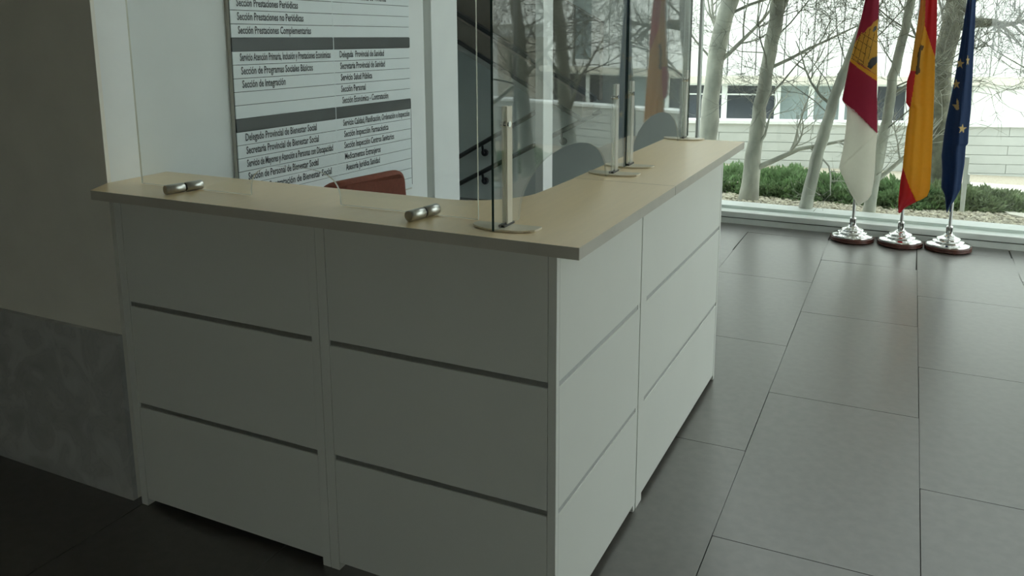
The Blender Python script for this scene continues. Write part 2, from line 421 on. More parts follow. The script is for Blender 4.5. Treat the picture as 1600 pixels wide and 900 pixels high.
# front-left screen
gs = empty('glass_screen', (-1.413, .045, ZTOP)); tag(gs, 'large clear glass screen held by two steel clamps on the counter', 'glass screen')
p = arch_panel(1.413-.233, .68, 1.413-.971, 1.413-.655, .092, 3.0)
MB().prism([(x, 0, z+.003) for x, z in p], (0, .006, 0), 0, 1).build('glass_panel', [M_GLASSL, M_GEDGEL], gs)
for k, (a, b) in enumerate((((258, 297), (315, 288)), ((638, 338), (683, 326)))):
    A = at(*a, 2, ZTOP+.0145); B = at(*b, 2, ZTOP+.0145)
    c = (A+B)/2; ang = math.atan2(B[1]-A[1], B[0]-A[0]); Ln = np.linalg.norm(B-A)
    cl = empty('glass_clamp', (c[0], c[1], ZTOP+.0145), (0, 0, ang)); mid = .003
    tag(cl, ['brushed steel cylinder clamp on the counter nearest the shaded wall', 'brushed steel cylinder clamp on the counter near the corner screen'][k], 'clamp', 'steel clamps of the front glass screen')
    for s0, s1 in ((-Ln/2, mid-.003), (mid+.003, Ln/2)):
        MB().tube([(s0, 0, 0), (s0+.0015, 0, 0), (s1-.0015, 0, 0), (s1, 0, 0)], [.0125, .014, .014, .0125], 28).build('cylinder', M_STEEL, cl)
    MB().tube([(mid-.003, 0, 0), (mid+.003, 0, 0)], .011, 20).build('gasket', M_DARKM, cl)
# right-hand screens
SA = PI/2 + 0.0135
def side_screen(y0, length, c0, c1, ch, lab, feet):
    x0 = -.150 - .0135*(y0-.85)
    root = empty('glass_screen', (x0, y0, ZTOP), (0, 0, SA)); tag(root, lab, 'glass screen', 'glass screens along the right arm')
    p = arch_panel(length, .68, c0, c1, ch, 2.2)
    MB().sheet([(x, -.003, z+.006) for x, z in p], (0, .006, 0), (len(p)-1, len(p)-3)).build('glass_panel', [M_GLASS, M_GEDGE, M_ACRY], root)
    for fx, near in feet:
        # half-moon foot plate across the glass
        pl = [(fx+.035, -.085), (fx+.030, .082)]
        for k in range(0, 13):
            a = PI/2 + PI*k/12
            pl.append((fx+.010+.045*math.cos(a), .085*math.sin(a)))
        ft = MB().prism([(x, y, .0005) for x, y in pl], (0, 0, .005)).build('foot_plate', M_PLATE, root, bevel=.001)
        MB().box(fx-.012, fx+.045, -.0075, .0085, .0055, .011).build('slot_bar', M_DARKM, ft)
        for s_ in (-1, 1):
            MB().box(fx+.006, fx+.034, s_*.0035-(.004 if s_ < 0 else 0), s_*.0035+(.004 if s_ > 0 else 0), .011, .292).build('upright', M_UPR if near else M_UPRC, root, bevel=.0008)
        MB().lathe([(.0075, -.011), (.008, -.008), (.008, .008), (.0075, .011)], 16).build('screw', M_CHROME, root, loc=(fx+.014, 0, .25), rot=(PI/2, 0, 0))
    return root
side_screen(-.058, 1.0, .145, .806, .142, 'tall glass screen on the counter corner with arched opening', ((.058, 1), (.875, 0)))
side_screen(.955, .885, .055, .712, .145, 'tall glass screen at the window end of the counter', ((.03, 0), (.80, 0)))

# ------------------------------------------------------------------ directory board on the wall
BX = -1.510
sb = empty('directory_board', (XW+.001, .562, 0.0)); tag(sb, 'white wall directory listing departments with dark header bands', 'directory board')
tilt = -0.0125
ysep = at(521, 70, 0, BX)[1]-.562; yend = at(640, 70, 0, BX)[1]-.562
MB().box(0, BX-XW-.006, 0, yend+.004, .776, 2.08).build('backing', M_SIGNF, sb)
MB().box(BX-XW-.006, BX-XW-.0045, .003, yend, .786, 2.07).build('line_sheet', M_INK, sb)
MB().box(BX-XW-.0045, BX-XW, ysep-.002, ysep+.002, .786, 2.07).build('divider', M_SIGN, sb)
zs0 = at(362, 59, 0, BX)[2]; RP = 0.0490
ysep = at(521, 70, 0, BX)[1]-.562; yend = at(640, 70, 0, BX)[1]-.562
LEFT = {-3: ('Sección Prestaciones Periódicas', 367.6, 464), -2: ('Sección Prestaciones no Periódicas', 369, 473),
        -1: ('Sección Prestaciones Complementarias', 370.6, 485), 1: ('Servicio Atención Primaria, Inclusión y Prestaciones Económicas', 374, 516),
        2: ('Sección de Programas Sociales Básicos', 376, 488.4), 3: ('Sección de Integración', 378, 446),
        7: ('Delegado Provincial de Bienestar Social', 383.6, 495.6), 8: ('Secretaría Provincial de Bienestar Social', 385, 499),
        9: ('Servicio de Mayores y Atención a Personas con Discapacidad', 386.4, 521.6), 10: ('Sección de Personal de Bienestar Social', 388.6, 499),
        11: ('Sección Contratación de Bienestar Social', 391, 520)}
RIGHT = {-4: ('Promoción Pública de Vivienda', 530, 602), 1: ('Delegada  Provincial de Sanidad', 530, 599.4), 2: ('Secretaria Provincial de Sanidad', 531, 601),
         3: ('Servicio Salud Pública', 532, 581), 4: ('Sección Personal', 532.6, 571), 5: ('Sección Económica - Contratación', 534.6, 606.4),
         7: ('Servicio Calidad, Planificación, Ordenación e Inspección', 536, 640), 8: ('Sección Inspección Farmacéutica', 537.6, 607),
         9: ('Sección Inspección Centros Sanitarios', 538, 616), 10: ('Medicamentos Extranjeros', 539, 595), 11: ('Asesoría Jurídica Sanidad', 540.6, 594)}
def lettering(txt, y0, y1, h, parent, loc):
    cu = bpy.data.curves.new('lettering', 'FONT'); cu.body = txt; cu.size = 1.0; cu.offset = 0.022; cu.resolution_u = 2
    tmp = bpy.data.objects.new('tmp', cu); COL.objects.link(tmp)
    dg = bpy.context.evaluated_depsgraph_get()
    me = bpy.data.meshes.new_from_object(tmp.evaluated_get(dg))
    bpy.data.objects.remove(tmp); bpy.data.curves.remove(cu)
    co = np.array([v.co[:] for v in me.vertices]); w0, w1_ = co[:, 0].min(), co[:, 0].max()
    out = np.zeros_like(co)
    out[:, 1] = y0 + (co[:, 0]-w0)/(w1_-w0)*(y1-y0)      # run along +Y of the wall
    out[:, 2] = co[:, 1]*h
    me.vertices.foreach_set('co', out.ravel())
    me.materials.clear(); me.materials.append(M_INK); me.update()
    o = bpy.data.objects.new('lettering', me); COL.objects.link(o); o.parent = parent; o.location = loc
    return o
ttop = BX-XW
for i in range(-11, 15):
    for colm, (a, b) in enumerate(((0.003, ysep-.002), (ysep+.002, yend))):
        zt = zs0 - i*RP; zc = zt-RP/2
        dark = i in (0, 6, -10)
        m = MB().box(-.004, .0, a, b, -RP/2+.0011, RP/2-.0011)
        sl_o = m.build('slat', M_SIGND if dark else M_SIGN, sb, loc=(ttop, 0, zc), bevel=.0005)
        row = (LEFT, RIGHT)[colm].get(i)
        if row:
            txt, u0, u1 = row
            v = 59 + 20*i if colm == 0 else 59+16*i
            ya = at(u0, v, 0, BX)[1]-.562; yb = at(u1, v, 0, BX)[1]-.562
            lettering(txt, ya, min(yb, yend-.005), RP*.80, sl_o, (.0007, 0, -RP*.20))
# the whole board leans by about three quarters of a degree in its plane
pivot = Matrix.Translation((0, 0, zs0)) @ Matrix.Rotation(tilt, 4, 'X') @ Matrix.Translation((0, 0, -zs0))
sb.matrix_world = Matrix.Translation((XW+.001, .562, 0)) @ pivot
dl = MB().box(0, .0012, yend-.003, yend-.001, .80, 1.21).build('border_line', M_INK, sb, loc=(ttop, 0, 0))

# ------------------------------------------------------------------ office chair behind the desk
ch = empty('office_chair', (-.86, .70, 0), (0, 0, -0.16)); tag(ch, 'red-brown upholstered office chair behind the counter', 'chair')
def rounded(w, h, r, n=6):
    P = []
    for cx, cy, a0 in ((w-r, h-r, 0), (-w+r, h-r, PI/2), (-w+r, -h+r, PI), (w-r, -h+r, 1.5*PI)):
        for k in range(n+1):
            a = a0+PI/2*k/n; P.append((cx+r*math.cos(a), cy+r*math.sin(a)))
    return P
bk = MB(); V = []; sect = ((-.036, .93), (-.028, .985), (0, 1.0), (.02, .985), (.03, .93))
outl = rounded(.215, .21, .075)
for dx, sc in sect:
    for (yy, zz) in outl:
        V.append((dx - .10*(yy/.215)**2*0.35 + .06*(zz/.21)**2*.3, yy*sc, zz*sc))
n = len(outl)
bk.add(V, [(i*n+k, i*n+(k+1) % n, (i+1)*n+(k+1) % n, (i+1)*n+k) for i in range(len(sect)-1) for k in range(n)], 0, True)
bk.add(V[:n], [tuple(range(n))[::-1]]); bk.add(V[-n:], [tuple(range(n))])
bk.build('backrest', M_RED, ch, loc=(-.225, 0.035, .805), rot=(0, -.08, 0))
se = MB(); se.prism([(x, y, 0) for x, y in rounded(.225, .23, .08)], (0, 0, .07)); se.build('seat', M_RED, ch, loc=(.02, 0, .43), bevel=.02)
MB().tube([(-.27, 0.035, .80), (-.275, .02, .60), (-.25, 0, .44), (-.1, 0, .415), (0, 0, .415)], .018, 8).build('back_support', M_BLACK, ch)
MB().tube([(.02, 0, .42), (.02, 0, .25), (.02, 0, .24), (.02, 0, .10)], [.02, .02, .03, .03], 16).build('column', M_BLACK, ch)
for k in range(5):
    a = 2*PI*k/5+.3; x, y = .02+.27*math.cos(a), .27*math.sin(a)
    lg = MB().tube([(.02, 0, .11), (x, y, .075)], [.026, .016], 8).build('base_leg', M_BLACK, ch)
    MB().tube([(x-.016*math.sin(a), y+.016*math.cos(a), .028), (x+.016*math.sin(a), y-.016*math.cos(a), .028)], .027, 14).build('caster', M_BLACK, lg)
for s_ in (-1, 1):
    MB().tube([(.0, s_*.20, .44), (.0, s_*.265, .46), (.0, s_*.27, .63), (.12, s_*.27, .66), (-.12, s_*.27, .66)], .014, 8).build('armrest', M_BLACK, ch)

# ------------------------------------------------------------------ flags on stands
FY = 4.735
def in_poly(x, y, P):
    c = False; n = len(P); j = n-1
    for i in range(n):
        xi, yi = P[i]; xj, yj = P[j]
        if (yi > y) != (yj > y) and x < (xj-xi)*(y-yi)/(yj-yi)+xi: c = not c
        j = i
    return c
def w2(P): return [tuple(at(u, v, 1, FY)[[0, 2]]) for u, v in P]
def interp(P, z):
    zs = [q[1] for q in P]; xs = [q[0] for q in P]
    return float(np.interp(z, zs[::-1], xs[::-1]))
def make_flag(px_pole, left, right, tip, regions, mats, labels, creases=(), ztop=2.02, thick=.022, pleats=2.5, seed=0):
    """cloth hanging in folds from the pole: closed body with a front and a back sheet"""
    x_pole = px_pole
    root = empty('flag_stand', (x_pole, FY, 0)); tag(root, labels, 'flag', 'flags by the window')
    L = w2(left); R = w2(right)
    L = [(x_pole-.012, ztop)] + L; R = [(x_pole+.016+0.02, ztop)] + R
    # keep polylines monotonic in height
    def mono(P):
        out = [P[0]]
        for q in P[1:]: out.append((q[0], min(q[1], out[-1][1]-1e-4)))
        return out
    L, R = mono(L), mono(R); zb = max(L[-1][1], R[-1][1])-.001
    reg = [(w2(P), mi) for P, mi in regions]
    cr = [(w2(P), dy) for P, dy in creases]
    nz, nx = 300, 44
    rnd = random.Random(seed); ph = rnd.random()*6
    V = []; Vb = []
    for i in range(nz+1):
        z = ztop + (zb-ztop)*i/nz
        l, r = interp(L, z), interp(R, z)
        if r-l < .004: m_ = (l+r)/2; l, r = m_-.002, m_+.002
        for k in range(nx+1):
            s = k/nx; x = l+(r-l)*s
            env = math.sin(PI*s)**.5 if 0 < s < 1 else 0
            wv = math.sin(s*PI*2*pleats*.5 + ph + 1.5*(z-1))*.35 + math.sin(s*PI*2*pleats + ph*1.7 + .8*z)*.22
            f = -thick*env*(0.8+wv)
            for P, dy in cr:
                if in_poly(x, z, P): f -= dy*env
            b = thick*env*(0.8+math.sin(s*PI*2*pleats*.7 + ph*.6)*.3)
            V.append((x-x_pole, f, z)); Vb.append((x-x_pole, b, z))
    mb = MB(); F = []; W = nx+1
    def region(x, z):
        for P, mi in reg[::-1]:
            if in_poly(x, z, P): return mi
        return 0
    for sheet, flip in ((V, False), (Vb, True)):
        faces = []; mis = []
        for i in range(nz):
            for k in range(nx):
                q = (i*W+k, (i+1)*W+k, (i+1)*W+k+1, i*W+k+1)
                a, b = sheet[q[0]], sheet[q[2]]
                mis.append(region((a[0]+b[0])/2+x_pole, (a[2]+b[2])/2))
                faces.append(q[::-1] if flip else q)
        o0 = len(mb.v); mb.v.extend(sheet)
        for f, mi in zip(faces, mis): mb.f.append(tuple(o0+j for j in f)); mb.mi.append(mi); mb.sm.append(True)
    mb.build('flag_cloth', mats, root, loc=(0, -.012, 0))
    # pole, finial, stand
    MB().tube([(0, 0, .06), (0, 0, ztop+.03)], .0115, 14).build('pole', M_CHROME, root)
    MB().lathe([(.012, 0), (.02, .01), (.012, .02), (.024, .05), (.002, .12)], 14).build('finial', M_CHROME, root, loc=(0, 0, ztop+.02))
    MB().lathe([(.138, 0), (.150, .004), (.152, .012), (.147, .018), (.150, .022), (.149, .031), (.142, .035)], 48).build('wooden_base', M_WOOD, root)
    dm = MB().lathe([(.142, .035), (.143, .041), (.135, .047), (.104, .053), (.102, .055), (.104, .062), (.097, .067), (.078, .071), (.077, .074), (.078, .081), (.070, .086), (.050, .093), (.036, .102), (.030, .110)], 48).build('chrome_dome', M_CHROME, root)
    sk = MB().lathe([(.026, .106), (.027, .112), (.022, .118), (.022, .158), (.025, .162), (.020, .170)], 24).build('socket', M_CHROME, root)
    for a in (0, PI/2, PI, 1.5*PI):
        MB().box(-.003, .003, -.003, .003, 0, .04).build('socket_slot', M_DARKM, sk, loc=(.022*math.cos(a+.6), .022*math.sin(a+.6), .117))
    return root

def star(cx, cy, r, sx=1.0, rot=0.0):
    P = []
    for k in range(10):
        a = -PI/2+rot+PI*k/5; q = r if k % 2 == 0 else r*.42
        P.append((cx+q*math.cos(a)*sx, cy+q*math.sin(a)))
    return P
def line(p, q, w=.9):
    d = np.array(q, float)-np.array(p, float); n = np.array([-d[1], d[0]]); n = n/np.linalg.norm(n)*w/2
    p = np.array(p, float); q = np.array(q, float)
    return [tuple(p+n), tuple(q+n), tuple(q-n), tuple(p-n)]
castle_l = [(1352, 0), (1344, 35), (1335, 70), (1328, 95), (1322, 125), (1316, 155), (1317, 158), (1324, 168), (1322, 200), (1317, 235), (1311, 262), (1318, 278), (1328, 300), (1338, 316), (1341, 320)]
castle_r = [(1374, 0), (1371.5, 50), (1371, 100), (1370.5, 150), (1371, 207), (1369, 230), (1366, 280), (1362, 303), (1356, 312), (1343, 320)]
white_reg = [(1300, 150), (1316, 157), (1335, 171), (1350, 186), (1371, 208), (1390, 225), (1390, 340), (1290, 340), (1290, 150)]
castle = [(1327, 95), (1329, 82), (1336, 68), (1347, 50), (1350, 52), (1357, 43), (1362, 40), (1366, 34), (1376, 28), (1376, 122), (1371, 118), (1352, 104), (1340, 97)]
base_band = [(1325, 89), (1336, 96), (1352, 106), (1376, 121), (1376, 131), (1371, 127), (1350, 112), (1330, 97)]
regs = [(white_reg, 1), (castle, 2), (base_band, 4)]
for a, b in (((1334, 72), (1352, 84)), ((1340, 61), (1362, 75)), ((1347, 52), (1370, 66)), ((1330, 83), (1350, 97)), ((1330, 90), (1352, 103)),
             ((1345, 54), (1332, 92)), ((1353, 50), (1341, 96)), ((1360, 45), (1349, 100)), ((1367, 52), (1357, 92))):
    regs.append((line(a, b), 3))
regs += [([(1356, 104), (1357, 98), (1362, 91), (1372, 87), (1372, 96), (1361, 108)], 5), ([(1364, 48), (1366, 42), (1370, 40), (1370, 45), (1366, 50)], 5)]
make_flag(at(1331, 371, 2, .02)[0], castle_l, castle_r, None, regs, [M_CRIM, M_WCLOTH, M_GOLD, M_BRICKL, M_YEL, M_BLACK],
          'crimson and white flag with yellow castle on a chrome stand',
          creases=[([(1371, 207), (1311, 262), (1300, 340), (1390, 340)], .006), ([(1300, -40), (1316, 157), (1350, 186), (1371, 208), (1400, 220), (1400, -40)], .010)], seed=1, thick=.026, pleats=1.2)
sp_l = [(1439, 0), (1434, 35), (1429, 65), (1425, 90), (1422, 112), (1417, 127), (1415.5, 160), (1421, 168), (1419, 190), (1416, 204), (1413.5, 229), (1410, 265), (1408, 275), (1404, 310), (1403.5, 331)]
sp_r = [(1464.5, 0), (1463.5, 60), (1461, 90), (1460.5, 120), (1459, 170), (1457, 220), (1455, 265), (1453, 295), (1449, 306), (1440, 311), (1431, 315), (1418, 322), (1410, 328), (1406, 333)]
regs = [([(1447, -60), (1490, -60), (1470, 90), (1460, 86), (1452, 62), (1445, 40), (1446, 0)], 1),
        ([(1435, -60), (1447, -60), (1446, 0), (1444, 38), (1438, 70), (1430, 112), (1415, 112), (1430, 40)], 2),
        ([(1410, 110), (1430.5, 111), (1427, 140), (1422, 170), (1410, 175)], 1),
        ([(1438, 68), (1440, 78), (1438, 92), (1437, 104), (1438, 112), (1433, 117), (1430, 114), (1433, 98), (1434, 84)], 3),
        ([(1439, 70), (1444, 72), (1441, 79), (1439, 78)], 3), ([(1411, 262), (1421, 290), (1433, 317), (1418, 326), (1400, 340), (1400, 262)], 1)]
make_flag(at(1406, 378, 2, .02)[0], sp_l, sp_r, None, regs, [M_YEL, M_REDC, M_GOLD, M_BRICKL], 'red and yellow flag hanging on a chrome stand',
          creases=[([(1380, -60), (1447, -60), (1444, 38), (1430, 112), (1422, 170), (1380, 175)], -.008), ([(1411, 262), (1433, 317), (1400, 345), (1390, 262)], -.006)], seed=2, thick=.034, pleats=2.2)
eu_l = [(1511, 0), (1505, 40), (1499, 80), (1492, 120), (1485, 155), (1478, 190), (1475, 210), (1471, 243), (1472, 265), (1470.4, 292), (1476, 305), (1478, 324), (1479, 331)]
eu_r = [(1525, 0), (1521.5, 80), (1519, 130), (1517, 170), (1514, 200), (1512.5, 224), (1509, 228), (1507, 255), (1501, 295), (1490, 315), (1484, 322), (1480, 331)]
regs = [(star(1500, 99, 8.5, .75, .1), 1), (star(1511.5, 94, 9, .35), 1), (star(1494, 131, 8.5, .8, -.1), 1), ([(1495, 152), (1497.5, 158), (1498, 170), (1494, 171), (1488, 163), (1494, 163)], 1), (star(1503, 200, 8, .85, .15), 1)]
make_flag(at(1481, 385, 2, .02)[0], eu_l, eu_r, None, regs, [M_BLUE, M_STAR], 'dark blue flag with yellow stars on a chrome stand', seed=5, thick=.040, pleats=2.0,
          creases=[([(1511, -40), (1512, 40), (1505, 110), (1500, 200), (1494, 300), (1460, 330), (1460, -40)], .008)])

# ------------------------------------------------------------------ outside
def gz(x, y): return 0.10 - 0.085*max(0, y-5.3)
gm = MB(); gx = np.linspace(-7, 14, 22); gy = [5.1, 5.3, 6.0, 7.0, 8.0, 9.0, 10.0, 12.0]
gm.add([(x, y, gz(x, y)-.012) for y in gy for x in gx], [(j*22+i, j*22+i+1, (j+1)*22+i+1, (j+1)*22+i) for j in range(7) for i in range(21)])
tag(struct('ground', gm, M_SOIL), 'gravel bed outside the lobby window')
struct('ground_base', MB().box(-60, 60, 5.1, 80, -1.8, -1.0).box(-60, 60, -40, YF-.2, -.3, -.05).box(XR+.2, 60, YF-.2, 5.1, -.3, -.05), M_PAVE, 'pale paved yard beyond the garden')
# pebbles
def pebbles(name, n, x0, x1, y0, y1, seed):
    rng = np.random.default_rng(seed)
    bm = bmesh.new(); bmesh.ops.create_icosphere(bm, subdivisions=1, radius=1.0)
    bm.verts.ensure_lookup_table(); base = np.array([v.co[:] for v in bm.verts]); tri = np.array([[v.index for v in f.verts] for f in bm.faces]); bm.free()
    V = []; F = []
    c = np.stack([rng.uniform(x0, x1, n), y0+(y1-y0)*rng.random(n)**1.2], 1)
    sc = rng.uniform(.008, .019, n)
    a = rng.uniform(0, 2*PI, n)
    allv = np.empty((n, len(base), 3))
    for i in range(n):
        b = base*np.array([1.25, .85, .6])*(1+rng.normal(0, .08, (len(base), 1)))*sc[i]
        ca, sa = math.cos(a[i]), math.sin(a[i])
        allv[i, :, 0] = c[i, 0]+b[:, 0]*ca-b[:, 1]*sa; allv[i, :, 1] = c[i, 1]+b[:, 0]*sa+b[:, 1]*ca
        allv[i, :, 2] = gz(*c[i])-.004+b[:, 2]
    faces = (tri[None]+(np.arange(n)*len(base))[:, None, None]).reshape(-1, 3)
    me = bpy.data.meshes.new(name); me.from_pydata(allv.reshape(-1, 3).tolist(), [], faces.tolist()); me.materials.append(M_GRAVEL); me.update()
    o = bpy.data.objects.new(name, me); COL.objects.link(o)
    return o
tag(pebbles('gravel', 12000, -1.6, 4.6, 5.23, 7.0, 3), 'cream gravel between the tree trunks outside the window', 'gravel', kind='stuff')

# pale path at the right
pth = MB().prism([(1.45, 5.9, gz(0, 5.9)+.012), (1.62, 5.62, gz(0, 5.6)+.012), (2.05, 5.62, gz(0, 5.6)+.012), (2.35, 8.9, gz(0, 8.9)+.012), (1.25, 8.9, gz(0, 8.9)+.012), (1.30, 7.2, gz(0, 7.2)+.012)], (0, 0, -.03))
struct('path', pth, M_PAVE, 'pale path leading away outside')

# garden wall and building share a bearing
BRG = math.radians(17)
gw = empty('garden_wall', (-1.65, 9.5, 0), (0, 0, BRG)); tag(gw, 'low white board-marked garden wall outside the window', 'wall')
MB().box(-6, 20, .02, .2, -1.0, .27).build('core', M_CONC, gw)
bme = MB().box(0, 2.393, 0, .03, 0, .113).mesh('board', M_CONC)
for r in range(6):
    for k in range(11): inst('board', bme, gw, (-6+k*2.4+(1.2 if r % 2 else 0), random.uniform(-.002, .002), .155-r*.12))
MB().box(-6, 20, -.03, .23, .27, .315).build('coping', M_COPE, gw, bevel=.005)

bd = empty('office_building', (-3.1, 17.0, 0), (0, 0, BRG)); tag(bd, 'white office building with ribbon windows across the garden', 'building')
MB().box(-9, 24, .30, 8, -1.4, 7.0).build('core', M_FJOINT, bd)
MB().box(-9, 11.7, .0, .3, -1.4, -.55).build('plinth', M_FACADE, bd)
MB().box(-9, 11.7, -.25, .3, .31, .47).build('ledge', M_LEDGE, bd)
def bwindow(s0, s1, pm, z0=-.55, z1=.31, transom=False):
    w = MB().box(s0, s1, .10, .2, z1-.06, z1).box(s0, s1, .10, .2, z0, z0+.05).box(s0, s0+.06, .1, .2, z0+.05, z1-.06).box(s1-.06, s1, .1, .2, z0+.05, z1-.06)
    if transom: w.box(s0+.06, s1-.06, .11, .19, .04, .07)
    w = w.build('window', M_WFRAME, bd)
    MB().box(s0+.06, s1-.06, .14, .16, z0+.05, z1-.06).build('pane', pm, w)
ed = [-9, -7.4, -5.8, -4.2, -2.6, -1.0, -.05, 1.09, 1.80, 2.45, 3.1, 3.8, 4.5, 5.05]
for k in range(len(ed)-1): bwindow(ed[k], ed[k+1], M_DPANE if k in (0, 2, 7, 8, 9, 11, 12) else M_DPANE2, transom=k in (5, 6))
MB().box(5.05, 6.5, .0, .3, -.55, .31).build('wall_panel', M_FACADE, bd)
for s0 in (6.5, 7.75, 9.0, 10.25): bwindow(s0, s0+1.25, M_DPANE2 if s0 != 7.75 else M_DPANE)
pme = MB().box(0, .278, 0, .06, 0, 6.4).mesh('facade_panel', M_FACADE)
k = 0; s = -9.0
while s < 11.6:
    if 9.9 < s < 10.6: s += .3; continue
    inst('facade_panel', pme, bd, (s, .12+(.03 if k % 2 else 0), .47)); s += .3; k += 1
MB().box(9.93, 10.72, .16, .2, .66, 3.4).build('tall_window', M_DPANE, bd)
MB().box(9.93, 10.72, .12, .28, .47, .66).build('spandrel', M_FACADE, bd)
MB().box(11.7, 13.2, -.3, .3, -1.4, 1.25).build('tan_annex', M_TANW, bd)
MB().box(11.7, 24, 0, .3, 1.6, 6.8).build('side_facade', M_FACADE, bd)
MB().box(-9.1, 24.1, -.3, 8.1, 6.87, 7.1).build('roof', M_COPE, bd)

# trees
def grow(mb, p, d, L, r, depth, rng, up=.12):
    n = 5 if depth > 0 else 4
    pts = [Vector(p)]; dv = Vector(d).normalized(); rad = [r]
    for i in range(n):
        dv = (dv + Vector((rng.gauss(0, .16), rng.gauss(0, .16), rng.gauss(0, .13)+up*.5))).normalized()
        q = pts[-1]+dv*L/n
        if q.y < 5.06: q.y = 5.06+rng.random()*.03; dv.y = abs(dv.y)
        pts.append(q); rad.append(r*(1-.72*(i+1)/n))
    mb.tube(pts, rad, 6 if r > .012 else (4 if r > .005 else 3), 0, cap=False)
    if depth <= 0: return
    nb = 6 if depth > 1 else 5
    for k in range(nb):
        t = rng.uniform(.25, 1.0); i = min(int(t*n), n-1)
        q = pts[i].lerp(pts[i+1], t*n-i)
        tang = (pts[i+1]-pts[i]).normalized()
        side = Vector((rng.gauss(0, 1), rng.gauss(0, 1), rng.gauss(.1, .8)))
        side = (side - tang*side.dot(tang)).normalized()
        grow(mb, q, tang*.75+side*.8, L*rng.uniform(.45, .68), max(.0022, r*(1-.7*t)*.62), depth-1, rng, up)
def tree(label, pts, radii, seed, limbs, bark=M_BARK, group='bare trees outside the window', auto=13, zmin=.7):
    """pts: trunk path in the garden; limbs: hand placed main branches"""
    rng = random.Random(seed)
    root = empty('bare_tree', pts[0]); tag(root, label, 'tree', group)
    inv = Matrix.Translation(-Vector(pts[0]))
    P = []; R = []
    for i in range(len(pts)-1):
        for k in range(4):
            t = k/4; q = Vector(pts[i]).lerp(Vector(pts[i+1]), t)
            P.append(q+Vector((rng.gauss(0, .004), rng.gauss(0, .004), 0))); R.append((radii[i]*(1-t)+radii[i+1]*t)*rng.uniform(.95, 1.06))
    P.append(Vector(pts[-1])); R.append(radii[-1])
    P[0] = P[0]-Vector((0, 0, .06)); R[0] *= 1.15
    o = MB().tube(P, R, 12).build('trunk', bark, root); o.matrix_parent_inverse = inv
    for (q, dv, L, r) in limbs:
        mb = MB(); grow(mb, q, dv, L, r, 3 if L > .8 else 2, rng, up=.1)
        o = mb.build('branch', bark, root); o.matrix_parent_inverse = inv
    zt = pts[-1][2]
    for k in range(auto):
        z = zmin+(zt-zmin)*(k+rng.random())/auto
        i = max(j for j in range(len(P)) if P[j].z <= z) if P[0].z <= z else 0
        i = min(i, len(P)-2); a = rng.uniform(0, 2*PI)
        dv = Vector((math.cos(a), math.sin(a)*.7, rng.uniform(.25, .9)))
        mb = MB(); grow(mb, P[i], dv, rng.uniform(.6, 1.15), R[i]*rng.uniform(.13, .25), 3, rng)
        o = mb.build('branch', M_BARKD, root); o.matrix_parent_inverse = inv
def A(u, v, y): return tuple(at(u, v, 1, y))
tree('thick bare tree beside the end of the counter', [(-.95, 5.62, .10), A(1104, 215, 5.6), A(1117, 100, 5.6), A(1139, 0, 5.6), (-.68, 5.6, 2.5), (-.6, 5.65, 3.4)], [.095, .078, .074, .070, .05, .02], 11,
     [(A(1112, 105, 5.6), (.8, -.1, .5), .9, .022), (A(1128, 60, 5.6), (-.4, .1, .5), .6, .014)], auto=11, zmin=1.2)
tree('pale bare tree rising through the juniper left of the flags', [A(1170, 308, 5.52), A(1180, 220, 5.52), A(1190, 150, 5.52), A(1200, 100, 5.52), A(1212, 30, 5.52), (-.36, 5.5, 2.0), (-.3, 5.5, 3.2)], [.078, .062, .056, .055, .056, .05, .02], 12,
     [(A(1184, 262, 5.52), (1.0, -.25, .72), .95, .026), (A(1186, 225, 5.5), (.5, -.2, 1.2), .45, .014), (A(1212, 40, 5.52), (.6, .1, .9), 1.0, .03), (A(1206, 105, 5.52), (.9, 0, .45), .8, .016)], auto=13, zmin=.9)
tree('leaning bare tree just left of the castle flag', [A(1257, 328, 5.19), A(1275, 250, 5.19), A(1295, 180, 5.19), A(1312, 130, 5.19), A(1332, 80, 5.19), A(1364, 0, 5.19), (.45, 5.2, 2.3), (.55, 5.2, 3.2)], [.052, .045, .042, .038, .033, .03, .026, .012], 13,
     [(A(1300, 165, 5.19), (-.5, .1, .6), .6, .014)], auto=14, zmin=.75)
tree('slender bare tree between the castle flag and the yellow flag', [A(1355, 338, 5.3), A(1372, 250, 5.3), A(1385, 190, 5.3), A(1395, 120, 5.3), A(1410, 60, 5.3), A(1425, 0, 5.3), (.75, 5.3, 2.6), (.85, 5.3, 3.2)], [.048, .043, .040, .037, .034, .03, .022, .012], 14,
     [(A(1372, 280, 5.3), (.9, -.1, .75), .7, .02), (A(1360, 320, 5.3), (.25, 0, 1), .6, .012), (A(1390, 150, 5.3), (.8, 0, .5), .7, .014)], auto=13, zmin=.7)
tree('rough barked tree behind the blue flag', [A(1462, 300, 6.6), A(1466, 200, 6.6), A(1472, 100, 6.6), A(1486, 40, 6.6), A(1500, -30, 6.6), (1.1, 6.6, 3.2)], [.10, .085, .085, .082, .07, .03], 15,
     [(A(1490, 40, 6.6), (1, 0, .18), .5, .06)], bark=M_IVY, auto=11, zmin=1.2)
for k, (x, y, lab) in enumerate(((1.75, 5.55, 'bare tree outside nearest the right of the blue flag'), (2.15, 5.5, 'bare twin tree seen mirrored in the corner screen'), (2.75, 5.9, 'far right bare tree outside the lobby'), (3.7, 5.6, 'rightmost bare tree along the window'))):
    tree(lab, [(x, y, gz(x, y)), (x+.05, y, .7), (x+.10, y+.02, 1.3), (x+.2, y, 2.2), (x+.25, y, 3.2)], [.075, .062, .056, .045, .015], 30+k,
         [((x+.04, y, .75), (.7 if k % 2 else -.7, -.1, .8), .8, .022), ((x+.08, y, 1.05), (-.6 if k % 2 else .6, .1, .8), .8, .02)], auto=13, zmin=.8)

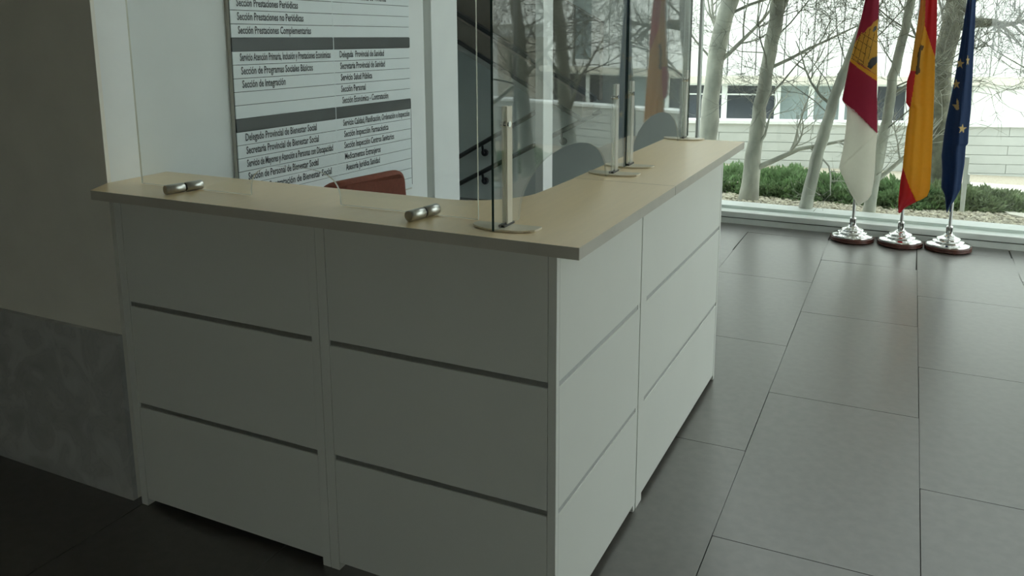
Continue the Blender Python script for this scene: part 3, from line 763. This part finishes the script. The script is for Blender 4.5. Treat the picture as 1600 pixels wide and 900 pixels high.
# juniper shrubs
def shrub(label, x, y, rx, ry, h, n, m, seed):
    rng = np.random.default_rng(seed)
    z0 = gz(x, y)
    root = empty('juniper_shrub', (x, y, z0)); tag(root, label, 'shrub', 'juniper shrubs outside the window')
    V = np.empty((n, 4, 3)); th = rng.uniform(0, 2*PI, n); ph = np.arccos(rng.uniform(0, 1, n)); rr_ = rng.uniform(.55, 1.0, n)**.5
    lump = 1+.14*np.sin(th*5+seed)+.10*np.sin(ph*7+th*3)
    c = np.stack([rx*np.sin(ph)*np.cos(th)*rr_*lump, ry*np.sin(ph)*np.sin(th)*rr_*lump, h*np.cos(ph)*rr_*lump+.02], 1)
    d = c/np.array([rx, ry, h]); d /= np.linalg.norm(d, axis=1, keepdims=True)+1e-6
    d = d+rng.normal(0, .45, (n, 3)); d[:, 2] += .35; d /= np.linalg.norm(d, axis=1, keepdims=True)
    s = np.cross(d, rng.normal(0, 1, (n, 3))); s /= np.linalg.norm(s, axis=1, keepdims=True)
    Ln = rng.uniform(.035, .075, n)[:, None]; Wd = rng.uniform(.006, .012, n)[:, None]
    V[:, 0] = c-d*Ln*.4; V[:, 1] = c+s*Wd; V[:, 2] = c+d*Ln*.6; V[:, 3] = c-s*Wd
    me = bpy.data.meshes.new('foliage'); F = (np.arange(n)[:, None]*4+np.arange(4)).tolist()
    me.from_pydata(V.reshape(-1, 3).tolist(), [], F); me.materials.append(m); me.update()
    o = bpy.data.objects.new('foliage', me); COL.objects.link(o); o.parent = root; o['kind'] = 'stuff'
    mb = MB()
    for k in range(9):
        a = rng.uniform(0, 2*PI)
        mb.tube([(0, 0, -.02), (rx*.4*math.cos(a), ry*.4*math.sin(a), h*.45), (rx*.7*math.cos(a), ry*.7*math.sin(a), h*.65)], [.014, .008, .003], 5)
    mb.build('stems', M_BARKD, root)
SH = [(-.80, 6.25, .48, .40, .19, 'juniper shrub at the window end of the counter'),
      (-.30, 6.15, .45, .40, .21, 'juniper shrub between the pale tree and the leaning tree'),
      (.15, 6.15, .42, .38, .19, 'juniper shrub behind the leaning tree'), (.62, 6.10, .42, .36, .18, 'juniper shrub behind the castle flag and slender tree'),
      (1.0, 6.25, .40, .34, .15, 'low juniper shrub behind the yellow and blue flags'), (1.33, 6.35, .36, .32, .13, 'low juniper shrub at the edge of the pale path'),
      (2.6, 6.5, .5, .4, .2, 'juniper shrub beyond the right edge of the path'), (3.5, 6.4, .5, .4, .2, 'juniper shrub outside at the far right')]
for k, (x, y, rx, ry, h, lab) in enumerate(SH):
    shrub(lab, x, y, rx, ry, h, 5200, M_LEAF if k not in (4, 5) else M_LEAF2, 50+k)

# white marker post and thin stake in the gravel
B0 = at(1503, 328, 2, gz(0, 5.72))
mp = empty('marker_post', tuple(B0)); tag(mp, 'short white marker post in the gravel behind the blue flag', 'post')
MB().box(-.017, .017, -.017, .017, -.03, .44).build('post', M_COPE, mp, bevel=.003)
MB().box(.017, .032, -.02, .02, .22, .30).build('box', M_COPE, mp, bevel=.003)
B1 = at(1166, 285, 2, gz(0, 6.0))
sk = empty('garden_stake', tuple(B1)); tag(sk, 'thin dark stake beside the pale tree trunk', 'stake')
MB().tube([(0, 0, -.03), (0, 0, .20), (.001, 0, .24)], [.006, .006, .004], 8).build('rod', M_BARKD, sk)
